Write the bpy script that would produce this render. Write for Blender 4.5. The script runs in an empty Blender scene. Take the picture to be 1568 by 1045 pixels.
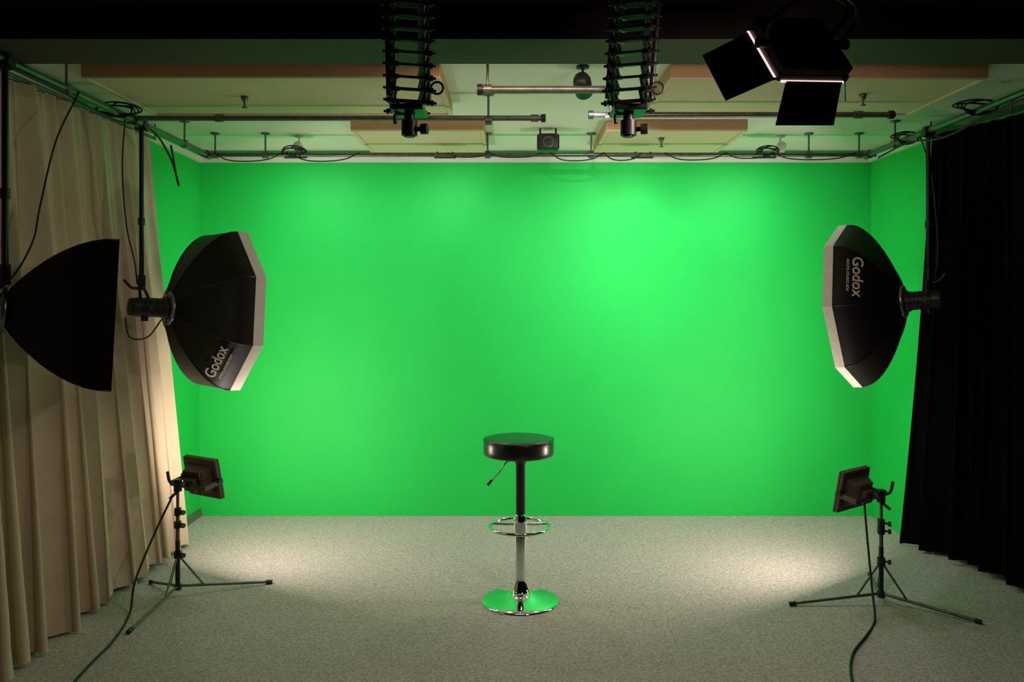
import bpy, math, random
from mathutils import Vector, Matrix
random.seed(4)
V=Vector
scene=bpy.context.scene
try:
    scene.view_settings.view_transform='Standard'
    scene.view_settings.look='None'
except Exception as e: print(e)

# ---------------- materials ----------------
def mat(name,col,rough=0.6,metal=0.0,emis=None,estr=0.0,noise=0.0,nscale=8.0,bump=0.0,bscale=60.0,spec=None,trans=None,coat=0):
    m=bpy.data.materials.new(name); m.use_nodes=True
    nt=m.node_tree; b=nt.nodes['Principled BSDF']
    b.inputs['Base Color'].default_value=(*col,1)
    b.inputs['Roughness'].default_value=rough
    b.inputs['Metallic'].default_value=metal
    if spec is not None: b.inputs['Specular IOR Level'].default_value=spec
    if coat: b.inputs['Coat Weight'].default_value=coat; b.inputs['Coat Roughness'].default_value=.12
    if emis:
        b.inputs['Emission Color'].default_value=(*emis,1)
        b.inputs['Emission Strength'].default_value=estr
    if noise>0 or bump>0:
        tc=nt.nodes.new('ShaderNodeTexCoord')
    if noise>0:
        n=nt.nodes.new('ShaderNodeTexNoise'); n.inputs['Scale'].default_value=nscale; n.inputs['Detail'].default_value=5
        nt.links.new(tc.outputs['Object'],n.inputs['Vector'])
        r=nt.nodes.new('ShaderNodeValToRGB')
        r.color_ramp.elements[0].position=.3; r.color_ramp.elements[1].position=.7
        r.color_ramp.elements[0].color=(*[c*(1-noise) for c in col],1)
        r.color_ramp.elements[1].color=(*[min(1,c*(1+noise)) for c in col],1)
        nt.links.new(n.outputs['Fac'],r.inputs['Fac']); nt.links.new(r.outputs['Color'],b.inputs['Base Color'])
    if bump>0:
        n2=nt.nodes.new('ShaderNodeTexNoise'); n2.inputs['Scale'].default_value=bscale; n2.inputs['Detail'].default_value=3
        nt.links.new(tc.outputs['Object'],n2.inputs['Vector'])
        bp=nt.nodes.new('ShaderNodeBump'); bp.inputs['Strength'].default_value=bump; bp.inputs['Distance'].default_value=.01
        nt.links.new(n2.outputs['Fac'],bp.inputs['Height']); nt.links.new(bp.outputs['Normal'],b.inputs['Normal'])
    return m

M_green=mat('chroma_green_paint',(0.013,0.57,0.088),.6,noise=.03,nscale=2.5,bump=.08,bscale=90,spec=.3)
M_white=mat('white_paint',(.76,.72,.68),.7,noise=.03,nscale=3)
M_beamf=mat('dark_brown_shade',(.006,.0045,.004),.85,noise=.2,nscale=4,spec=.1)  # near-black colour stands in for shade in the unlit front of the room
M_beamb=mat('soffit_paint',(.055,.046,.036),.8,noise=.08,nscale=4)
M_carpet=mat('carpet',(.54,.465,.46),.95,noise=.30,nscale=75,bump=.8,bscale=160,spec=.1)
M_curt=mat('beige_curtain_fabric',(.60,.47,.35),.85,noise=.05,nscale=12,bump=.1,bscale=400,spec=.15)
M_bcurt=mat('black_curtain_fabric',(.0025,.0025,.003),.9,noise=.2,nscale=20,bump=.1,bscale=400,spec=.05)
M_black=mat('black_plastic',(.010,.010,.011),.45,noise=.1,nscale=30)
M_blackm=mat('black_metal',(.012,.012,.013),.35,metal=.2,noise=.1,nscale=30)
M_fabric=mat('black_nylon',(.006,.005,.0045),.55,noise=.2,nscale=18,bump=.06,bscale=25,spec=.3)
M_lip=mat('white_rim_fabric',(.56,.50,.45),.8,emis=(1,.78,.7),estr=.04,noise=.05,nscale=30)  # faint emission stands in for warm lamp light on the rim
M_diff=mat('diffuser_fabric',(.85,.82,.78),.8,emis=(1,.85,.75),estr=.5,noise=.03,nscale=30)
M_chrome=mat('chrome',(.82,.82,.82),.07,metal=1,noise=.02,nscale=10)
M_vinyl=mat('black_vinyl',(.012,.012,.012),.30,noise=.1,nscale=40,bump=.03,bscale=120,spec=.75)
M_pipe=mat('galvanised_pipe',(.15,.155,.14),.35,metal=.7,noise=.25,nscale=25)
M_panelb=mat('panel_cream',(.66,.53,.38),.85,noise=.04,nscale=6)
M_panels=mat('panel_tan_edge',(.50,.31,.16),.85,noise=.06,nscale=6)
M_flood=mat('floodlight_housing',(.10,.07,.055),.5,noise=.12,nscale=25)
M_glass=mat('lamp_face',(.9,.9,.85),.3,emis=(1,.93,.8),estr=5,noise=.02,nscale=10)
M_ledpink=mat('led_strip',(.9,.7,.65),.4,emis=(1,.62,.55),estr=1.3,noise=.02,nscale=10)
M_logo=mat('printed_logo',(.75,.62,.50),.6,noise=.03,nscale=30)
M_ring=mat('speedring_metal',(.28,.32,.42),.3,metal=.8,noise=.1,nscale=20)
M_spotw=mat('white_enamel',(.75,.75,.7),.4,noise=.03,nscale=10)
M_cable=mat('cable_rubber',(.012,.013,.011),.6,noise=.1,nscale=20)
M_base=mat('baseboard_paint',(.10,.16,.09),.6,noise=.1,nscale=10)

# ---------------- builder ----------------
class B:
    def __init__(s): s.v=[];s.f=[];s.m=[];s.sm=[];s.mats=[]
    def mi(s,m):
        if m not in s.mats: s.mats.append(m)
        return s.mats.index(m)
    def add(s,vs,fs,m,smooth=False):
        o=len(s.v); s.v+= [V(v) for v in vs]; k=s.mi(m)
        for f in fs: s.f.append([i+o for i in f]); s.m.append(k); s.sm.append(smooth)
    def box(s,c,size,m,R=None,taper=None,bev=0.0):
        c=V(c); sx,sy,sz=[a/2 for a in size]; R=R or Matrix.Identity(3)
        b=min(bev,sx*.9,sy*.9,sz*.9)
        if b<=0: 
            t=taper or 1
            vs=[(-sx,-sy,-sz),(sx,-sy,-sz),(sx,sy,-sz),(-sx,sy,-sz),(-sx*t,-sy*t,sz),(sx*t,-sy*t,sz),(sx*t,sy*t,sz),(-sx*t,sy*t,sz)]
            fs=[(0,3,2,1),(4,5,6,7),(0,1,5,4),(1,2,6,5),(2,3,7,6),(3,0,4,7)]
        else:
            vs=[];fs=[]
            t=taper or 1
            def ring(x,y,z,k): return [(-x*k+b,-y*k,z),(x*k-b,-y*k,z),(x*k,-y*k+b,z),(x*k,y*k-b,z),(x*k-b,y*k,z),(-x*k+b,y*k,z),(-x*k,y*k-b,z),(-x*k,-y*k+b,z)]
            rr=[ring(sx-b,sy-b,-sz,1),ring(sx,sy,-sz+b,1),ring(sx,sy,sz-b,t),ring(sx-b,sy-b,sz,t)]
            for r in rr: vs+=r
            for k in range(3):
                for i in range(8): fs.append((k*8+i,k*8+(i+1)%8,k*8+8+(i+1)%8,k*8+8+i))
            fs.append(tuple(range(7,-1,-1))); fs.append(tuple(range(24,32)))
        s.add([c+R@V(v) for v in vs],fs,m)
    def cyl(s,p,q,r,m,r2=None,n=16,caps=True):
        p=V(p);q=V(q);r2=r if r2 is None else r2
        d=(q-p).normalized(); a=V((0,0,1)) if abs(d.z)<.9 else V((1,0,0))
        x=d.cross(a).normalized(); y=d.cross(x)
        vs=[];fs=[]
        for (c,rr) in((p,r),(q,r2)):
            for i in range(n):
                t=2*math.pi*i/n; vs.append(c+(x*math.cos(t)+y*math.sin(t))*rr)
        for i in range(n): fs.append((i,(i+1)%n,n+(i+1)%n,n+i))
        s.add(vs,fs,m,True)
        if caps: 
            s.add(vs[:n],[tuple(range(n))],m); s.add(vs[n:],[tuple(range(n))],m)
    def tube(s,pts,r,m,n=8,closed=False,sub=6):
        P=[V(p) for p in pts]
        if len(P)>2 and sub>1:
            Q=[];L=len(P)
            rng=range(L) if closed else range(L-1)
            for i in rng:
                p1=P[i];p2=P[(i+1)%L]
                p0=P[(i-1)%L] if (closed or i>0) else p1*2-p2
                p3=P[(i+2)%L] if (closed or i<L-2) else p2*2-p1
                for k in range(sub):
                    t=k/sub
                    Q.append(.5*((2*p1)+(p2-p0)*t+(2*p0-5*p1+4*p2-p3)*t*t+(3*p1-p0-3*p2+p3)*t**3))
            if not closed: Q.append(P[-1])
            P=Q
        L=len(P);vs=[];fs=[];x=None
        for i in range(L):
            if closed: d=(P[(i+1)%L]-P[(i-1)%L])
            else: d=P[min(i+1,L-1)]-P[max(i-1,0)]
            d.normalize()
            if x is None:
                a=V((0,0,1)) if abs(d.z)<.9 else V((1,0,0)); x=d.cross(a).normalized()
            else:
                x=(x-d*x.dot(d)).normalized()
            y=d.cross(x)
            for k in range(n):
                t=2*math.pi*k/n; vs.append(P[i]+(x*math.cos(t)+y*math.sin(t))*r)
        for i in range(L if closed else L-1):
            j=(i+1)%L
            for k in range(n): fs.append((i*n+k,i*n+(k+1)%n,j*n+(k+1)%n,j*n+k))
        if not closed: fs.append(tuple(range(n))); fs.append(tuple(range((L-1)*n,L*n)))
        s.add(vs,fs,m,True)
    def lathe(s,c,prof,m,n=48,axis=None):
        c=V(c); d=(axis or V((0,0,1))).normalized(); a=V((0,0,1)) if abs(d.z)<.9 else V((1,0,0))
        x=d.cross(a).normalized(); y=d.cross(x)
        vs=[];fs=[]
        for (r,z) in prof:
            for i in range(n):
                t=2*math.pi*i/n; vs.append(c+(x*math.cos(t)+y*math.sin(t))*r+d*z)
        for k in range(len(prof)-1):
            for i in range(n): fs.append((k*n+i,k*n+(i+1)%n,(k+1)*n+(i+1)%n,(k+1)*n+i))
        fs.append(tuple(range(n))); fs.append(tuple(range((len(prof)-1)*n,len(prof)*n)))
        s.add(vs,fs,m,True)
    def done(s,name,origin=(0,0,0),parent=None,recalc=True):
        o=V(origin)
        me=bpy.data.meshes.new(name); me.from_pydata([v-o for v in s.v],[],s.f)
        for m in s.mats: me.materials.append(m)
        for p,k,sm in zip(me.polygons,s.m,s.sm): p.material_index=k; p.use_smooth=sm
        if recalc:
            import bmesh
            bm=bmesh.new(); bm.from_mesh(me); bmesh.ops.recalc_face_normals(bm,faces=bm.faces); bm.to_mesh(me); bm.free()
        me.update()
        ob=bpy.data.objects.new(name,me); scene.collection.objects.link(ob); ob.location=o
        if parent: ob.parent=parent; ob.matrix_parent_inverse=Matrix.Translation(parent.location).inverted()
        return ob
def empty(name,loc):
    e=bpy.data.objects.new(name,None); e.location=loc; e.empty_display_size=.1; scene.collection.objects.link(e); return e
def area(name,loc,n,sx,sy,energy,col,parent=None,spread=180,up=None):
    l=bpy.data.lights.new(name,'AREA'); l.shape='RECTANGLE'; l.size=sx; l.size_y=sy; l.energy=energy; l.color=col; l.spread=math.radians(spread)
    o=bpy.data.objects.new(name,l); scene.collection.objects.link(o)
    o.rotation_euler=V(n).to_track_quat('-Z','Y').to_euler(); o.location=loc
    if parent: o.parent=parent; o.matrix_parent_inverse=Matrix.Translation(parent.location).inverted()
    return o

# ---------------- room ----------------
XL,XR,XR2,YB,YF,H=-2.30,2.64,3.10,5.90,-.8,2.69
def slab(name,lo,hi,m):
    b=B(); lo=V(lo);hi=V(hi); c=(lo+hi)/2; b.box(c,hi-lo,m); return b.done(name,c)
slab('floor',(XL-.1,YF-.1,-.1),(XR2+.1,YB+.1,0),M_carpet)
b=B(); b.box(((XL+XR2)/2,(3.1+YB+.1)/2,H+.05),(XR2-XL+.2,YB+.1-3.1,.1),M_white)
b.box(((XL+XR2)/2,(3.1+YF-.1)/2,H+.05),(XR2-XL+.2,3.1-YF+.1,.1),M_beamf); b.done('ceiling',(.4,2.5,H+.05))  # front part of the ceiling: shade put into its darker colour
slab('wall_back',(XL-.1,YB,0),(XR2+.1,YB+.1,H),M_green)
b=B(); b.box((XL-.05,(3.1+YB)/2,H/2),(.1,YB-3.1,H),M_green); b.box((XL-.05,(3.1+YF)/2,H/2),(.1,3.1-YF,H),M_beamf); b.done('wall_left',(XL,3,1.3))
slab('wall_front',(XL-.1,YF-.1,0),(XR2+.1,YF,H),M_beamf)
b=B(); b.box((XR+.05,(5.02+YB)/2,H/2),(.1,YB-5.02,H),M_green); b.box(((XR+XR2)/2+.1,5.07,H/2),(XR2-XR,.1,H),M_green)
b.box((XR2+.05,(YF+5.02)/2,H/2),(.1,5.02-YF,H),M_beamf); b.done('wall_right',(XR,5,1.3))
def trim(name,lo,hi): slab(name,lo,hi,M_white)
trim('trim_1',(XL,YB-.035,2.602),(XR,YB,2.642))
trim('trim_2',(XL,3.4,2.602),(XL+.03,YB-.035,2.642))
trim('trim_3',(XR-.03,5.02,2.602),(XR,YB-.035,2.642))
slab('baseboard_left',(XL,5.2,0),(XL+.02,YB,.055),M_base)
# beam
b=B()
z0=2.577
vs=[(XL,3.0,z0),(XR2,3.0,z0),(XR2,3.32,z0),(XL,3.32,z0),(XL,3.0,H),(XR2,3.0,H),(XR2,3.32,H),(XL,3.32,H)]
b.add(vs,[(0,3,2,1)],M_beamb); b.add(vs,[(0,1,5,4)],M_beamf); b.add(vs,[(3,7,6,2),(0,4,7,3),(1,2,6,5)],M_beamb)  # front face coloured near-black for the shade on it
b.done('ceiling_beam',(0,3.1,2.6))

# acoustic ceiling panels
def panel(x0,x1,y0,y1):
    b=B(); zb=2.62
    c=V(((x0+x1)/2,(y0+y1)/2,(zb+H)/2))
    b.box((c.x,c.y,(zb+.006+H)/2),(x1-x0,y1-y0,H-zb-.006),M_panels,bev=.004)
    t=.022
    b.box((c.x,y0+t/2+.003,zb+.004),(x1-x0-.006,t,.012),M_panelb,bev=.002); b.box((c.x,y1-t/2,zb+.004),(x1-x0,t,.012),M_panelb,bev=.002)
    b.box((x0+t/2,c.y,zb+.004),(t,y1-y0-2*t,.012),M_panelb,bev=.002); b.box((x1-t/2,c.y,zb+.004),(t,y1-y0-2*t,.012),M_panelb,bev=.002)
    b.box((c.x,c.y,zb+.008),(x1-x0-2*t,y1-y0-2*t,.006),M_panelb)
    b.done('ceiling_panel',c)
panel(-1.98,-.33,3.68,4.45); panel(.73,2.2,3.70,4.45)
panel(-.98,-.17,4.86,5.64); panel(.57,1.43,4.86,5.64)
for (x,y) in ((-1.35,4.05),(-.62,4.1),(.95,5.1),(1.75,4.0)):
    b=B(); b.lathe((x,y,2.565),[(.004,0),(.014,.002),(.014,.006),(.004,.008),(.006,.03),(.012,.035),(.018,.05),(.02,.057)],M_pipe,n=14); b.done('sprinkler_head',(x,y,2.6))

# ---------------- curtains ----------------
def curtain(name,top,bot,ztop,m,nf,amp,seed,flare=1.3,rail=None):
    rnd=random.Random(seed); ph=[rnd.uniform(0,6.28) for _ in range(9)]
    NS,NH=700,56
    def lerp(path,s):
        L=len(path)-1; k=min(int(s*L),L-1); t=s*L-k
        return V(path[k])*(1-t)+V(path[k+1])*t
    ws=[rnd.uniform(.5,1.5) for _ in range(nf)]; tot=sum(ws); edges=[0]
    for w in ws: edges.append(edges[-1]+w/tot)
    am=[rnd.uniform(.5,1.3) for _ in range(nf+1)]
    drift=[rnd.uniform(-.5,.5) for _ in range(nf+1)]
    fl=[rnd.uniform(0,1) for _ in range(nf+1)]
    vs=[];fs=[]
    for j in range(NH+1):
        h=j/NH
        for i in range(NS+1):
            s=i/NS
            p=lerp(top,s)*(1-h)+lerp(bot,s)*h
            d=(lerp(top,min(1,s+.01))-lerp(top,max(0,s-.01))).normalized(); n=V((d.y,-d.x))
            k=0
            while k<nf-1 and s>edges[k+1]: k+=1
            u=(s-edges[k])/(edges[k+1]-edges[k])
            us=u*u*(3-2*u); A=am[k]*(1-us)+am[k+1]*us; D=drift[k]*(1-us)+drift[k+1]*us; F=fl[k]*(1-us)+fl[k+1]*us
            th=2*math.pi*(k+u)+D*h*h*3
            a=amp*A*(.45+(flare-.45)*(h**(.5+F)))
            w=math.sin(th)+.25*math.sin(2*th+ph[4]+1.8*h)+(.3*math.sin(3*th+ph[5]+h))*(1-h)**1.5
            lean=.025*h*math.sin(9*s+ph[6])+.012*h*math.sin(31*s+ph[7])
            q=p+n*(a*w+lean)+d*(.5*a*math.sin(2*th+.5*math.sin(3*h+ph[2])))
            z=ztop*(1-h)+h*(.024+.014*math.sin(11*s+ph[1]))
            vs.append((q.x,q.y,z))
    W=NS+1
    for j in range(NH):
        for i in range(NS): fs.append((j*W+i,j*W+i+1,(j+1)*W+i+1,(j+1)*W+i))
    b=B(); b.add(vs,fs,m,True)
    c=V((*lerp(top,.5),1.3)); root=empty(name,c)
    b.done('drape',c,root,recalc=False)
    b=B(); b.tube(rail,.01,M_pipe,sub=1)
    for p in rail: b.cyl(p,(p[0],p[1],H),.006,M_pipe,n=8)
    b.done('rail',rail[0],root)
curtain('beige_curtain',[(-2.225,2.0),(-2.225,4.95)],[(-2.15,2.0),(-2.125,5.26)],2.585,M_curt,20,.048,5,rail=[(-2.225,2.0,2.6),(-2.225,5.0,2.6)])
curtain('black_curtain',[(2.90,2.3),(2.86,3.5),(2.74,4.4),(2.57,4.9)],[(2.92,2.3),(2.88,3.5),(2.78,4.4),(2.565,5.22)],2.60,M_bcurt,16,.038,8,rail=[(2.9,2.3,2.61),(2.86,3.5,2.61),(2.74,4.4,2.61),(2.57,4.92,2.61)])

# ---------------- pipes ----------------
zp=2.548; r=.017
PX=-2.0; PXR=2.34
proot=empty('lighting_pipe_grid',(0,4.3,zp))
b=B()
b.cyl((PX,2.3,zp),(PX,5.3,zp),r,M_pipe); b.cyl((PXR,2.3,zp),(PXR,5.3,zp),r,M_pipe)
b.cyl((PX-.04,5.27,zp),(PXR+.05,5.27,zp),r*.85,M_pipe)
b.cyl((PX-.02,4.25,zp+.012),(.166,4.25,zp+.012),r*.85,M_pipe); b.cyl((.41,4.17,zp+.012),(1.99,4.17,zp+.012),r*.85,M_pipe)
b.cyl((-.145,3.62,zp),(.47,3.62,zp),r,M_pipe)
for x in (-.145,.47): b.cyl((x-.012,3.62,zp),(x+.012,3.62,zp),r*1.5,M_black)
for x in (.166,): b.cyl((x-.012,4.25,zp+.012),(x+.012,4.25,zp+.012),r*1.3,M_black)
for x in (.41,1.97): b.cyl((x-.012,4.17,zp+.012),(x+.012,4.17,zp+.012),r*1.3,M_black)
for (x,y,z) in ((-.11,3.62,zp),(-.125,4.25,zp),(-.16,5.27,zp),(.52,5.27,zp),(-1.62,5.27,zp),(1.95,5.27,zp),(.5,4.17,zp),(-1.95,5.27,zp),(2.28,5.27,zp),(PX,4.9,zp),(PXR,4.9,zp),(PX,3.6,zp),(PXR,3.6,zp)):
    b.cyl((x,y,z),(x,y,H),.006,M_pipe,n=8); b.cyl((x-.018,y,z),(x+.018,y,z),r*1.45,M_pipe,n=12)
    b.lathe((x,y,H-.012),[(.03,.012),(.03,.004),(.01,0)],M_pipe,n=12)
for x in (-1.55,1.80,.12): b.cyl((x-.02,4.25 if x<.2 else 4.17,zp+.012),(x+.02,4.25 if x<.2 else 4.17,zp+.012),r*1.2,M_pipe,n=12)
b.cyl((PX,4.23,zp),(PX,4.29,zp),r*1.7,M_pipe); b.cyl((PXR,5.24,zp),(PXR,5.3,zp),r*1.6,M_pipe); b.cyl((PX,5.24,zp),(PX,5.3,zp),r*1.6,M_pipe)
b.done('pipes_and_couplers',(0,4.3,zp),proot)
rnd=random.Random(2); b=B()
for (x0,x1) in ((-1.95,-1.5),(-1.45,-1.0),(-.42,-.15),(-.15,.2),(.25,.6),(.6,.85),(1.0,1.4),(1.4,1.7),(1.7,2.25)):
    m=(x0+x1)/2; d=rnd.uniform(.02,.05)
    b.tube([(x0,5.25,zp+.01),(x0*.6+m*.4,5.24,zp-d*.8),(m,5.24,zp-d),(x1*.6+m*.4,5.24,zp-d*.7),(x1,5.25,zp+.01)],.004,M_cable)
for (x,y,z,a) in ((-2.0,4.05,2.555,.10),(2.34,4.02,2.56,.11),(-1.43,5.24,2.56,.07),(1.68,5.24,2.56,.07),(2.34,4.75,2.55,.08)):
    for k in range(4):
        o=.006*k
        b.tube([(x+a*(.8+.1*k)*math.cos(t*math.pi/5+k),y+.03*math.sin(t+k)+o,z+.028*math.sin(t*math.pi/5+k)+.004*k) for t in range(10)],.0045,M_cable,closed=True,sub=4,n=6)
b.tube([(-2.0,3.0,2.53),(-1.99,3.5,2.52),(-1.99,4.0,2.50),(-1.98,4.4,2.53),(-1.97,4.62,2.42),(-1.955,4.7,2.28),(-1.97,4.72,2.30),(-1.99,4.68,2.5)],.006,M_cable)
b.tube([(2.34,3.2,2.52),(2.33,3.8,2.51),(2.32,4.3,2.47),(2.33,4.7,2.52),(2.33,5.1,2.50)],.006,M_cable)
b.done('cables_on_pipes',(0,4.3,zp),proot)

# ---------------- bar stool ----------------
X,Y=.045,4.25
e=empty('bar_stool',(X,Y,0))
b=B(); R=.187; zt=.866
b.lathe((X-.01,Y,0),[(.02,.772),(R-.02,.773),(R-.006,.777),(R-.001,.784),(R,.80),(R,.845),(R-.002,.854),(R-.006,.860),(R-.012,.8635),(R-.03,zt),(.08,zt+.002),(.002,zt+.002)],M_vinyl,n=72)
b.tube([(X-.01+(R-.001)*math.cos(t*math.pi/18),Y+(R-.001)*math.sin(t*math.pi/18),.857) for t in range(36)],.003,M_vinyl,closed=True,sub=2)
b.done('seat',(X,Y,.8),e)
b=B()
b.lathe((X,Y,0),[(.07,.772),(.07,.757),(.035,.745),(.025,.725),(.025,.46),(.022,.45)],M_blackm,n=32)
b.tube([(X-.02,Y-.03,.757),(X-.07,Y-.05,.748),(X-.10,Y-.055,.71),(X-.13,Y-.06,.675),(X-.165,Y-.065,.637)],.0045,M_chrome)
b.cyl((X-.15,Y-.062,.655),(X-.172,Y-.066,.629),.007,M_black)
b.done('gas_lift_and_lever',(X,Y,.7),e)
b=B()
b.lathe((X,Y,0),[(.029,.46),(.0305,.455),(.0305,.16),(.031,.12),(.036,.095),(.045,.075),(.047,.062),(.06,.05),(.09,.038),(.13,.027),(.17,.018),(.195,.012),(.203,.007),(.205,.003),(.205,0)],M_chrome,n=96)
b.cyl((X,Y,.36),(X,Y,.425),.037,M_chrome,n=32)
rr=.158; zr=.395
b.tube([(X-.005+rr*math.cos(t*math.pi/24),Y-.0+rr*.98*math.sin(t*math.pi/24),zr) for t in range(48)],.0095,M_chrome,closed=True,sub=2,n=12)
for a in (20,160): b.tube([(X,Y,zr+.012),(X+.08*math.cos(math.radians(a)),Y+.08*math.sin(math.radians(a)),zr+.004),(X-.005+rr*math.cos(math.radians(a)),Y+rr*math.sin(math.radians(a)),zr)],.008,M_chrome,n=10)
b.done('base_column_and_footrest',(X,Y,.2),e)

# ---------------- softboxes ----------------
def frame(n):
    n=V(n).normalized(); up=(V((0,0,1))-n*n.z).normalized(); return n,up,up.cross(n)
def softbox(ring,n,ns,Rm,depth,lip,phase,pole,logo=None,power=.72,head=.21,cables=(),lamp=0):
    n,up,e1=frame(n); ring=V(ring); root=empty('softbox',ring)
    r0=.075; K=12
    def rad(t): return r0+(Rm-r0)*math.sin(math.pi/2*t)**power
    def vert(k,t):
        a=math.radians(phase)+2*math.pi*k/ns
        return ring+n*(depth*t)+(e1*math.cos(a)+up*math.sin(a))*rad(t)
    b=B(); vs=[]
    for j in range(K+1):
        for k in range(ns): vs.append(vert(k,(j/K)**1.5))
    for k in range(ns):
        fv=[];ff=[]
        for j in range(K+1): fv+=[vs[j*ns+k],vs[j*ns+(k+1)%ns]]
        for j in range(K): ff.append((2*j,2*j+1,2*j+3,2*j+2))
        b.add(fv,ff,M_fabric,True)
    for k in range(ns):
        b.tube([vs[j*ns+k] for j in range(K+1)],.0035,M_black,n=6,sub=1)
    b.done('fabric_shell',ring,root)
    b=B()
    A=[vert(k,1) for k in range(ns)]; C=[a+n*lip for a in A]
    A2=[a-(a-ring-n*depth)*.006 for a in A]; C2=[c-(c-ring-n*(depth+lip))*.012 for c in C]
    A=[a+(a-ring-n*depth)*.008 for a in A]; C=[c+(c-ring-n*(depth+lip))*.008 for c in C]
    for P,Q in ((A,C),(C,C2),(C2,A2)):
        for k in range(ns): b.add([P[k],P[(k+1)%ns],Q[(k+1)%ns],Q[k]],[(0,1,2,3)],M_lip if ns==8 else M_fabric)
    b.done('rim_band',ring,root,recalc=False)
    b=B(); b.add(A2,[tuple(range(ns))],M_diff); b.done('diffuser',ring,root,recalc=False)
    if lamp: area('softbox_lamp',ring+n*(depth+.02),n,Rm*1.2,Rm*1.2,lamp,(1,.9,.8),root)
    b=B()
    b.lathe(ring,[(.06,-.012),(.088,-.012),(.092,-.004),(.092,.008),(.086,.014),(.06,.014)],M_ring,n=40,axis=n)
    for k in range(8):
        a=2*math.pi*k/8; d=e1*math.cos(a)+up*math.sin(a); b.cyl(ring+d*.082-n*.015,ring+d*.082+n*.02,.007,M_blackm,n=8)
    L=head
    b.lathe(ring,[(.064,-.012),(.060,-.03),(.052,-.045),(.052,-L+.04),(.048,-L+.02),(.046,-L+.005),(.03,-L)],M_black,n=28,axis=n)
    for k in range(5): 
        b.lathe(ring-n*(.05+(L-.11)/5*k),[(.0535,0),(.0535,.006)],M_blackm,n=28,axis=n)
    b.cyl(ring-n*L*.6-up*.045,ring-n*L*.6-up*.075,.018,M_black)
    b.done('lamp_head',ring,root)
    b=B(); px,py=pole; hp=ring-n*.62*L
    zb=ring.z+.13
    b.cyl((px,py,zb),(px,py,2.54),.0125,M_blackm,n=14)
    b.cyl((px,py,2.0),(px,py,2.04),.018,M_black,n=14); b.cyl((px,py,zb-.03),(px,py,zb+.05),.02,M_black,n=14)
    s=e1*.062
    top=V((px,py,zb-.02)); 
    b.tube([hp+s,hp+s+V((0,0,.05)),top+s*.5,top,top-s*.5,hp-s+V((0,0,.05)),hp-s],.008,M_black,n=8)
    for q in (hp+s,hp-s): b.cyl(q-e1*.012,q+e1*.012,.022,M_black)
    b.cyl(hp+s,hp+s*1.5,.012,M_black); b.cyl(hp-s,hp-s*1.6,.012,M_black)
    h0=top; b.tube([h0,h0-n*.05,h0-n*.09+V((0,0,.04))],.008,M_black)
    b.cyl((px-.028,py,2.535),(px+.028,py,2.535),.026,M_black); b.box((px,py,2.545),(.05,.04,.055),M_blackm,bev=.006)
    b.cyl((px+.02,py-.02,2.52),(px+.05,py-.05,2.50),.008,M_black)
    b.done('hanging_pole',(px,py,2.2),root)
    if cables:
        b=B()
        for c in cables: b.tube(c,.004,M_cable)
        b.done('power_cable',cables[0][0],root)
    if logo is not None:
        best=max(range(ns),key=lambda k:((vert(k,1)+vert((k+1)%ns,1))/2-ring-n*depth).dot(V(logo)))
        def mid(t): return (vert(best,t)+vert((best+1)%ns,t))/2
        p=mid(.66); upd=(mid(.5)-mid(.82)).normalized(); out=(mid(.62)-ring-n*depth*.3)
        ed=(vert((best+1)%ns,.6)-vert(best,.6)).normalized()
        nn=ed.cross(upd).normalized()
        if nn.dot(out)<0: ed=-ed; nn=-nn
        R3=Matrix((ed,upd,nn)).transposed()
        for nm,txt,sz,off in (('logo_text','Godox',.085,0),('logo_caption','PHOTO STUDIO BOX',.02,-.035)):
            cu=bpy.data.curves.new(nm,'FONT'); cu.body=txt; cu.size=sz; cu.align_x='CENTER'; cu.extrude=.0015; cu.offset=.001 if sz>.05 else 0
            cu.materials.append(M_logo)
            o=bpy.data.objects.new(nm,cu); scene.collection.objects.link(o)
            o.matrix_world=Matrix.Translation(p+nn*.012+upd*off)@R3.to_4x4()
            o.parent=root; o.matrix_parent_inverse=Matrix.Translation(root.location).inverted()
    return root
softbox((-1.895,4.43,1.55),(.735,.68,-.05),8,.480,.29,.058,22.5,(-2.0,4.33),logo=(.5,-.45,-.75),lamp=2.5,
  cables=[[(-2.0,4.15,2.55),(-2.04,4.2,2.3),(-2.03,4.22,2.0),(-2.0,4.25,1.8),(-2.0,4.28,1.68)],[(-2.05,4.25,1.50),(-2.0,4.2,1.40),(-1.93,4.25,1.40),(-1.9,4.35,1.49)]])
softbox((2.242,4.595,1.585),(-.80,.60,-.09),8,.480,.265,.050,0,(2.34,4.51),logo=(-.6,-.75,.38),lamp=2.5,
  cables=[[(2.34,4.6,2.54),(2.38,4.55,2.3),(2.39,4.5,1.9),(2.36,4.48,1.7)]])
softbox((-2.02,3.2,1.56),(.897,.442,-.05),4,.415,.39,.004,45,(-2.0,3.165),power=.85,head=.12,
  cables=[[(-1.98,3.67,2.55),(-2.0,3.52,2.3),(-2.03,3.45,2.0),(-2.03,3.4,1.85),(-2.05,3.3,1.7),(-2.08,3.17,1.6)]])

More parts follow.
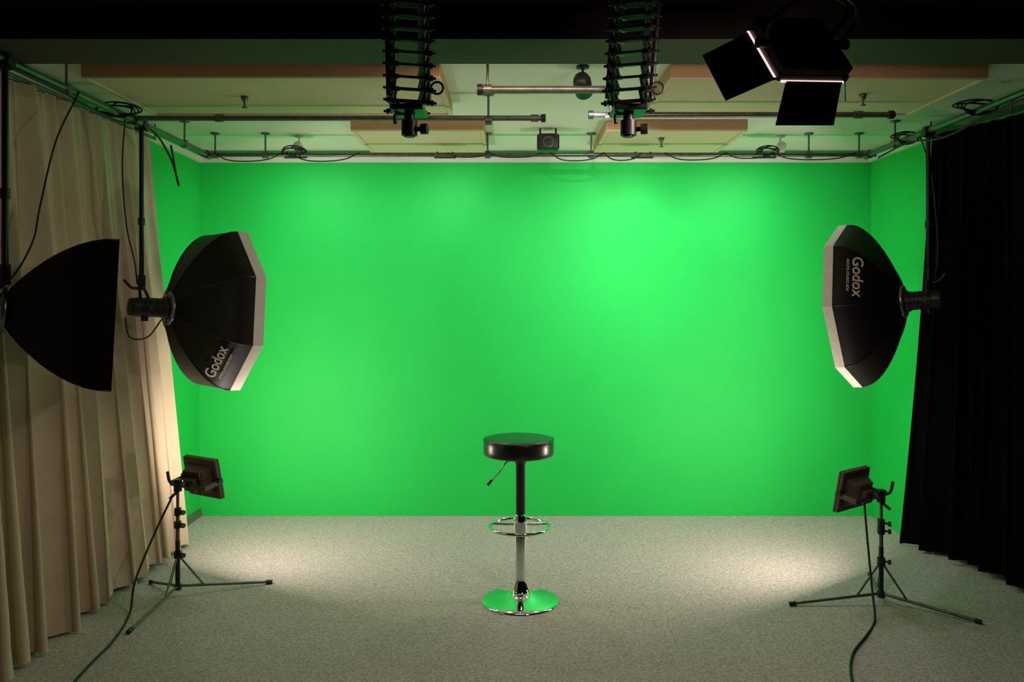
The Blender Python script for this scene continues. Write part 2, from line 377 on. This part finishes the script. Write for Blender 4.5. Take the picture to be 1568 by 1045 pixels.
# ---------------- floodlights on stands ----------------
def flood(center,feet,ztop,C,n,cab):
    cx,cy=center; root=empty('floodlight_on_stand',(cx,cy,0))
    b=B()
    b.cyl((cx,cy,.04),(cx,cy,.30),.0125,M_blackm); b.cyl((cx,cy,.30),(cx,cy,ztop-.12),.0105,M_pipe); b.cyl((cx,cy,ztop-.12),(cx,cy,ztop),.008,M_pipe)
    for z,h,rr in ((.225,.035,.021),(.385,.035,.019),(ztop-.13,.04,.018),(.05,.03,.019)):
        b.cyl((cx,cy,z-h/2),(cx,cy,z+h/2),rr,M_black)
        if z>.1: b.cyl((cx,cy,z),(cx+.035,cy-.02,z),.006,M_black); b.cyl((cx+.03,cy-.017,z),(cx+.042,cy-.024,z),.013,M_black)
    for f in feet:
        F=V((f[0],f[1],.012)); S=V((cx,cy,.055)); d=(F-S)
        b.cyl(S,F,.0075,M_pipe,n=10); b.cyl(F-d*.04,F+d*.03,.0115,M_black,n=10)
        b.cyl((cx,cy,.225),S+d*.28,.0055,M_pipe,n=8)
    b.done('tripod_stand',(cx,cy,.3),root)
    n=V(n).normalized(); up=(V((0,0,1))-n*n.z).normalized(); rt=n.cross(up)
    C=V(C); R=Matrix((rt,up,n)).transposed()
    b=B()
    b.box(C,(.265,.225,.022),M_flood,R,bev=.006)
    for sx,sy,wx,wy in ((0,.107,.265,.012),(0,-.107,.265,.012),(.127,0,.012,.2),(-.127,0,.012,.2)):
        b.box(C+rt*sx+up*sy+n*.014,(wx,wy,.012),M_flood,R,bev=.002)
    b.box(C-n*.037,(.19,.15,.055),M_flood,Matrix((rt,-up,-n)).transposed(),taper=.78,bev=.005)
    for k in range(9): b.box(C-n*.060+rt*(-.064+.016*k),(.004,.115,.022),M_flood,R)
    b.box(C-n*.08-up*.01,(.085,.07,.04),M_flood,R,bev=.006)
    T=V((cx,cy,ztop+.01))
    a=.142
    for s in (1,-1):
        b.box(C+rt*s*a-n*.045-up*.01,(.004,.026,.12),M_flood,R)
        b.cyl(C+rt*s*(a-.012)-n*.01,C+rt*s*(a+.014)-n*.01,.014,M_black)
    b.box(C-n*.105-up*.01,(.288,.026,.004),M_flood,R)
    b.cyl(C-n*.105-up*.01,T+V((0,0,.02)),.012,M_black)
    b.cyl(T-V((0,0,.03)),T+V((0,0,.035)),.021,M_black)
    for s in (1,-1): b.cyl(T+V((0,0,.012)),T+rt*s*.045+V((0,0,.012)),.012,M_black)
    b.tube([T+V((0,0,.012))-n*.01,T-n*.05+V((0,0,.04)),T-n*.065+V((0,0,.10))],.008,M_black)
    b.tube([T-V((0,0,.03)),T-n*.05-V((0,0,.05))],.008,M_black,sub=1)
    b.done('flood_housing',C,root)
    b=B(); b.box(C+n*.013,(.235,.195,.003),M_glass,R); b.done('flood_lens',C,root)
    area('flood_lamp',C+n*.022,n,.22,.18,FLOOD,(1,.87,.72),root)
    b=B(); b.tube(cab,.006,M_cable); b.done('power_cable',cab[0],root)
    return root
FLOOD=19
flood((-1.80,4.32),[(-1.36,4.5),(-1.83,3.84),(-2.025,4.50)],.585,(-1.715,4.45,.612),(.5,.86,.20),[(-1.83,4.31,.53),(-1.90,4.26,.35),(-1.95,4.15,.14),(-1.93,4.05,.012),(-1.86,3.75,.007),(-1.84,3.5,.007),(-1.80,3.2,.007),(-1.7,2.7,.007)])
flood((1.937,4.21),[(1.46,4.18),(2.30,3.95),(2.06,4.62)],.555,(1.845,4.345,.57),(-.6,.8,.18),[(1.87,4.26,.53),(1.86,4.2,.35),(1.84,4.1,.12),(1.80,3.98,.009),(1.68,3.8,.007),(1.53,3.6,.007),(1.42,3.35,.007),(1.30,2.9,.007)])

# ---------------- pantographs ----------------
def pantograph(x,y,ph,xt):
    root=empty('pantograph_hanger',(x,y,H)); b=B()
    N=10; zb=2.25; h=(H-.03-zb)/N; w=.15; sx=.05
    c,s=math.cos(ph),math.sin(ph)
    def P(a,d,z):
        k=(z-zb)/(H-zb); return V((x+(xt-x)*k+a*c-d*s,y+a*s+d*c,z))
    for i in range(N):
        z=zb+i*h
        ww=w/2
        for a in (-sx,sx):
            for (d0,d1,o) in ((-ww,ww,.004),(ww,-ww,-.004)):
                b.cyl(P(a+o,d0,z),P(a+o,d1,z+h),.0085,M_blackm,n=6)
        for d,zz in ((-ww,z),(ww,z),(0,z+h/2)):
            b.cyl(P(-sx-.03,d,zz),P(sx+.03,d,zz),.0048,M_blackm,n=6)
            for a in (-sx-.016,sx+.016): b.cyl(P(a-.004,d,zz),P(a+.004,d,zz),.010,M_black,n=8)
    b.cyl(P(-sx-.02,-.02,zb+.03),P(-sx-.02,-.02,H-.05),.009,M_black,n=8)
    b.cyl(P(sx+.02,.03,zb+.03),P(sx+.02,.03,H-.05),.009,M_black,n=8)
    b.box((xt,y,H-.015),(.15,.17,.03),M_blackm,bev=.004)
    b.box(P(0,0,zb-.012),(.11,.14,.02),M_blackm,bev=.004)
    b.cyl((x,y,zb-.015),(x,y,zb-.10),.018,M_black); b.cyl((x,y,zb-.045),(x,y,zb-.095),.027,M_black)
    b.cyl((x,y,zb-.075),(x+.05,y-.01,zb-.075),.008,M_black); b.cyl((x+.04,y-.008,zb-.075),(x+.062,y-.012,zb-.075),.018,M_black)
    b.tube([(x-.02,y,zb-.02),(x-.045,y-.02,zb-.03),(x-.045,y-.02,zb-.06)],.006,M_black)
    b.tube([V((x+.095+.02*math.cos(t*math.pi/6),y-.02,zb+.06+.02*math.sin(t*math.pi/6))) for t in range(12)],.004,M_black,closed=True,sub=2)
    b.cyl((x+.05,y-.02,zb+.05),(x+.08,y-.02,zb+.05),.006,M_black)
    b.done('scissor_frame',(x,y,2.4),root)
pantograph(-.345,2.7,math.radians(14),-.355)
pantograph(.392,2.7,math.radians(-16),.425)
# ---------------- LED panel light with barn doors ----------------
C=V((.856,2.4,2.345)); u=V((.239,.0675,.0146)).normalized(); v=V((.045,-.12,-.179)); v=(v-u*v.dot(u)).normalized(); n=u.cross(v)
n=n if n.z<0 else -n
root=empty('barn_door_light',C); R=Matrix((u,v,u.cross(v))).transposed(); S=.235
b=B()
b.box(C-n*.022,(S,S,.036),M_blackm,R,bev=.008)
b.box(C-n*.048,(S*.62,S*.62,.02),M_blackm,R,bev=.006)
for (o,sx,sy) in ((u*(S/2-.006),.012,S),(-u*(S/2-.006),.012,S),(v*(S/2-.006),S,.012),(-v*(S/2-.006),S,.012)):
    b.box(C+o+n*.003,(sx,sy,.02),M_blackm,R)
def door(h0,h1,out,inw):
    hin=(h1-h0)
    t=hin.cross(out).normalized()*.0015
    q=[h0,h1,h1+out-hin*inw,h0+out+hin*inw]
    b.add([p+t for p in q]+[p-t for p in q],[(0,1,2,3),(7,6,5,4),(0,4,5,1),(1,5,6,2),(2,6,7,3),(3,7,4,0)],M_black)
    b.cyl(h0,h1,.005,M_blackm,n=8)
e=S/2+.004; E=C+n*.014
door(E-u*e-v*e*.85,E-u*e+v*e*.90,-u*.12+n*.085,.02)
door(E+v*e-u*e*.74,E+v*e+u*e*.82,v*.063+n*.108,-.03)
door(E+u*e-v*e*.85,E+u*e+v*e*.85,u*.06+n*.09,.03)
door(E-v*e-u*e*.85,E-v*e+u*e*.85,-v*.03+n*.10,.03)
b.tube([C+u*(S/2+.01)-n*.03,C+u*(S/2+.02)-n*.12,C+u*.06-n*.19,C-u*.06-n*.19,C-u*(S/2+.02)-n*.12,C-u*(S/2+.01)-n*.03],.008,M_blackm)
top=C-n*.19; b.cyl(top,(top.x,top.y,H),.014,M_blackm)
for s in (1,-1): b.cyl(C+u*s*(S/2)-n*.03,C+u*s*(S/2+.035)-n*.03,.016,M_black)
b.tube([C+u*.08-n*.06,C+u*.12-n*.10+V((0,0,.05)),C+u*.10+V((0,0,.2)),C+u*.13+V((.0,0,.30)),(C.x+.09,C.y+.02,H)],.009,M_cable)
b.done('lamp_body_and_doors',C,root)
b=B(); b.box(C+n*.004,(S-.03,S-.03,.004),M_ledpink,R)
for (o,sx,sy) in ((-u*(S/2+.003),.009,S*.9),(v*(S/2+.002),S*.9,.006)): b.box(C+o+n*.012,(sx,sy,.006),M_ledpink,R)
b.done('led_face',C,root)
area('led_lamp',C+n*.02,n,S-.03,S-.03,10,(1,.80,.68),root)

# ---------------- wall washers on rear pipe ----------------
for x,en in ((-1.43,4.2),(-.44,4.2),(.86,5.6),(1.67,5.0)):
    c=V((x,5.31,2.545)); root=empty('wall_washer_light',c); b=B()
    d=V((0,.26,-.96)).normalized(); rt=V((1,0,0)); R=Matrix((rt,d.cross(rt),d)).transposed()
    b.box(c,(.15,.05,.024),M_black,R,bev=.005); b.box(c+d*.013,(.135,.038,.003),M_spotw,R)
    for s in (-.05,.05): b.box((x+s,5.285,2.55),(.012,.05,.035),M_blackm,bev=.003)
    b.done('lamp_bar',c,root)
    area('washer_lamp',c+d*.02,d,.135,.04,en,(.98,1,1),root)

# ceiling spots
def spot(p,d,col,L=.09,r=.032,lamp=0):
    p=V(p); d=V(d).normalized(); root=empty('ceiling_spotlight',p); b=B()
    b.lathe((p.x,p.y,H-.014),[(.03,.014),(.03,.003),(.012,0)],col,n=20)
    b.cyl((p.x,p.y,H-.014),(p.x,p.y,p.z),.006,col)
    b.lathe(p,[(.012,-L*.6),(r*.8,-L*.5),(r,-L*.3),(r,L*.5),(r*.85,L*.5),(r*.8,L*.35)],col,n=24,axis=d)
    b.lathe(p,[(r*.8,L*.36),(.002,L*.38)],M_black if lamp else M_spotw,n=24,axis=d)
    b.done('spot_can',p,root)
    if lamp:
        area('spot_lamp',p+d*(L*.42),d,r*1.1,r*1.1,lamp,(1,1,.97),root,spread=60)
spot((-1.42,5.35,2.60),(.35,-.3,-.8),M_spotw); spot((1.79,5.35,2.60),(-.35,-.3,-.8),M_spotw); spot((.25,5.3,2.63),(0,-.6,-.7),M_spotw)
spot((.33,3.74,2.60),(.20,.90,-.40),M_black,.11,.042,lamp=3.5)
b=B(); c=V((.23,5.12,2.60)); b.box(c,(.14,.09,.10),M_black,bev=.01)
b.lathe((c.x,c.y-.044,c.z-.005),[(.036,0),(.036,.006),(.03,.004),(.012,-.006),(.002,-.008)],M_pipe,n=24,axis=V((0,-1,0)))
b.cyl((c.x-.05,c.y,c.z+.04),(c.x-.05,c.y,H),.006,M_black); b.cyl((c.x+.05,c.y,c.z+.04),(c.x+.05,c.y,H),.006,M_black)
b.done('ceiling_speaker',c)

# added warm fill light without a fixture, just behind the beam
area('warm_fill_light',(0.0,3.42,2.60),(0,.28,-1),.8,.10,3.6,(1,.76,.56))

w=bpy.data.worlds.new('World'); scene.world=w; w.use_nodes=True
w.node_tree.nodes['Background'].inputs[0].default_value=(.02,.02,.02,1); w.node_tree.nodes['Background'].inputs[1].default_value=.2

cam=bpy.data.cameras.new('Camera'); co=bpy.data.objects.new('Camera',cam); scene.collection.objects.link(co)
co.location=(0,0,1.61); co.rotation_euler=(math.radians(90),0,0)
cam.sensor_width=36; cam.lens=28.2; cam.shift_y=-.0427; cam.clip_start=.05
scene.camera=co
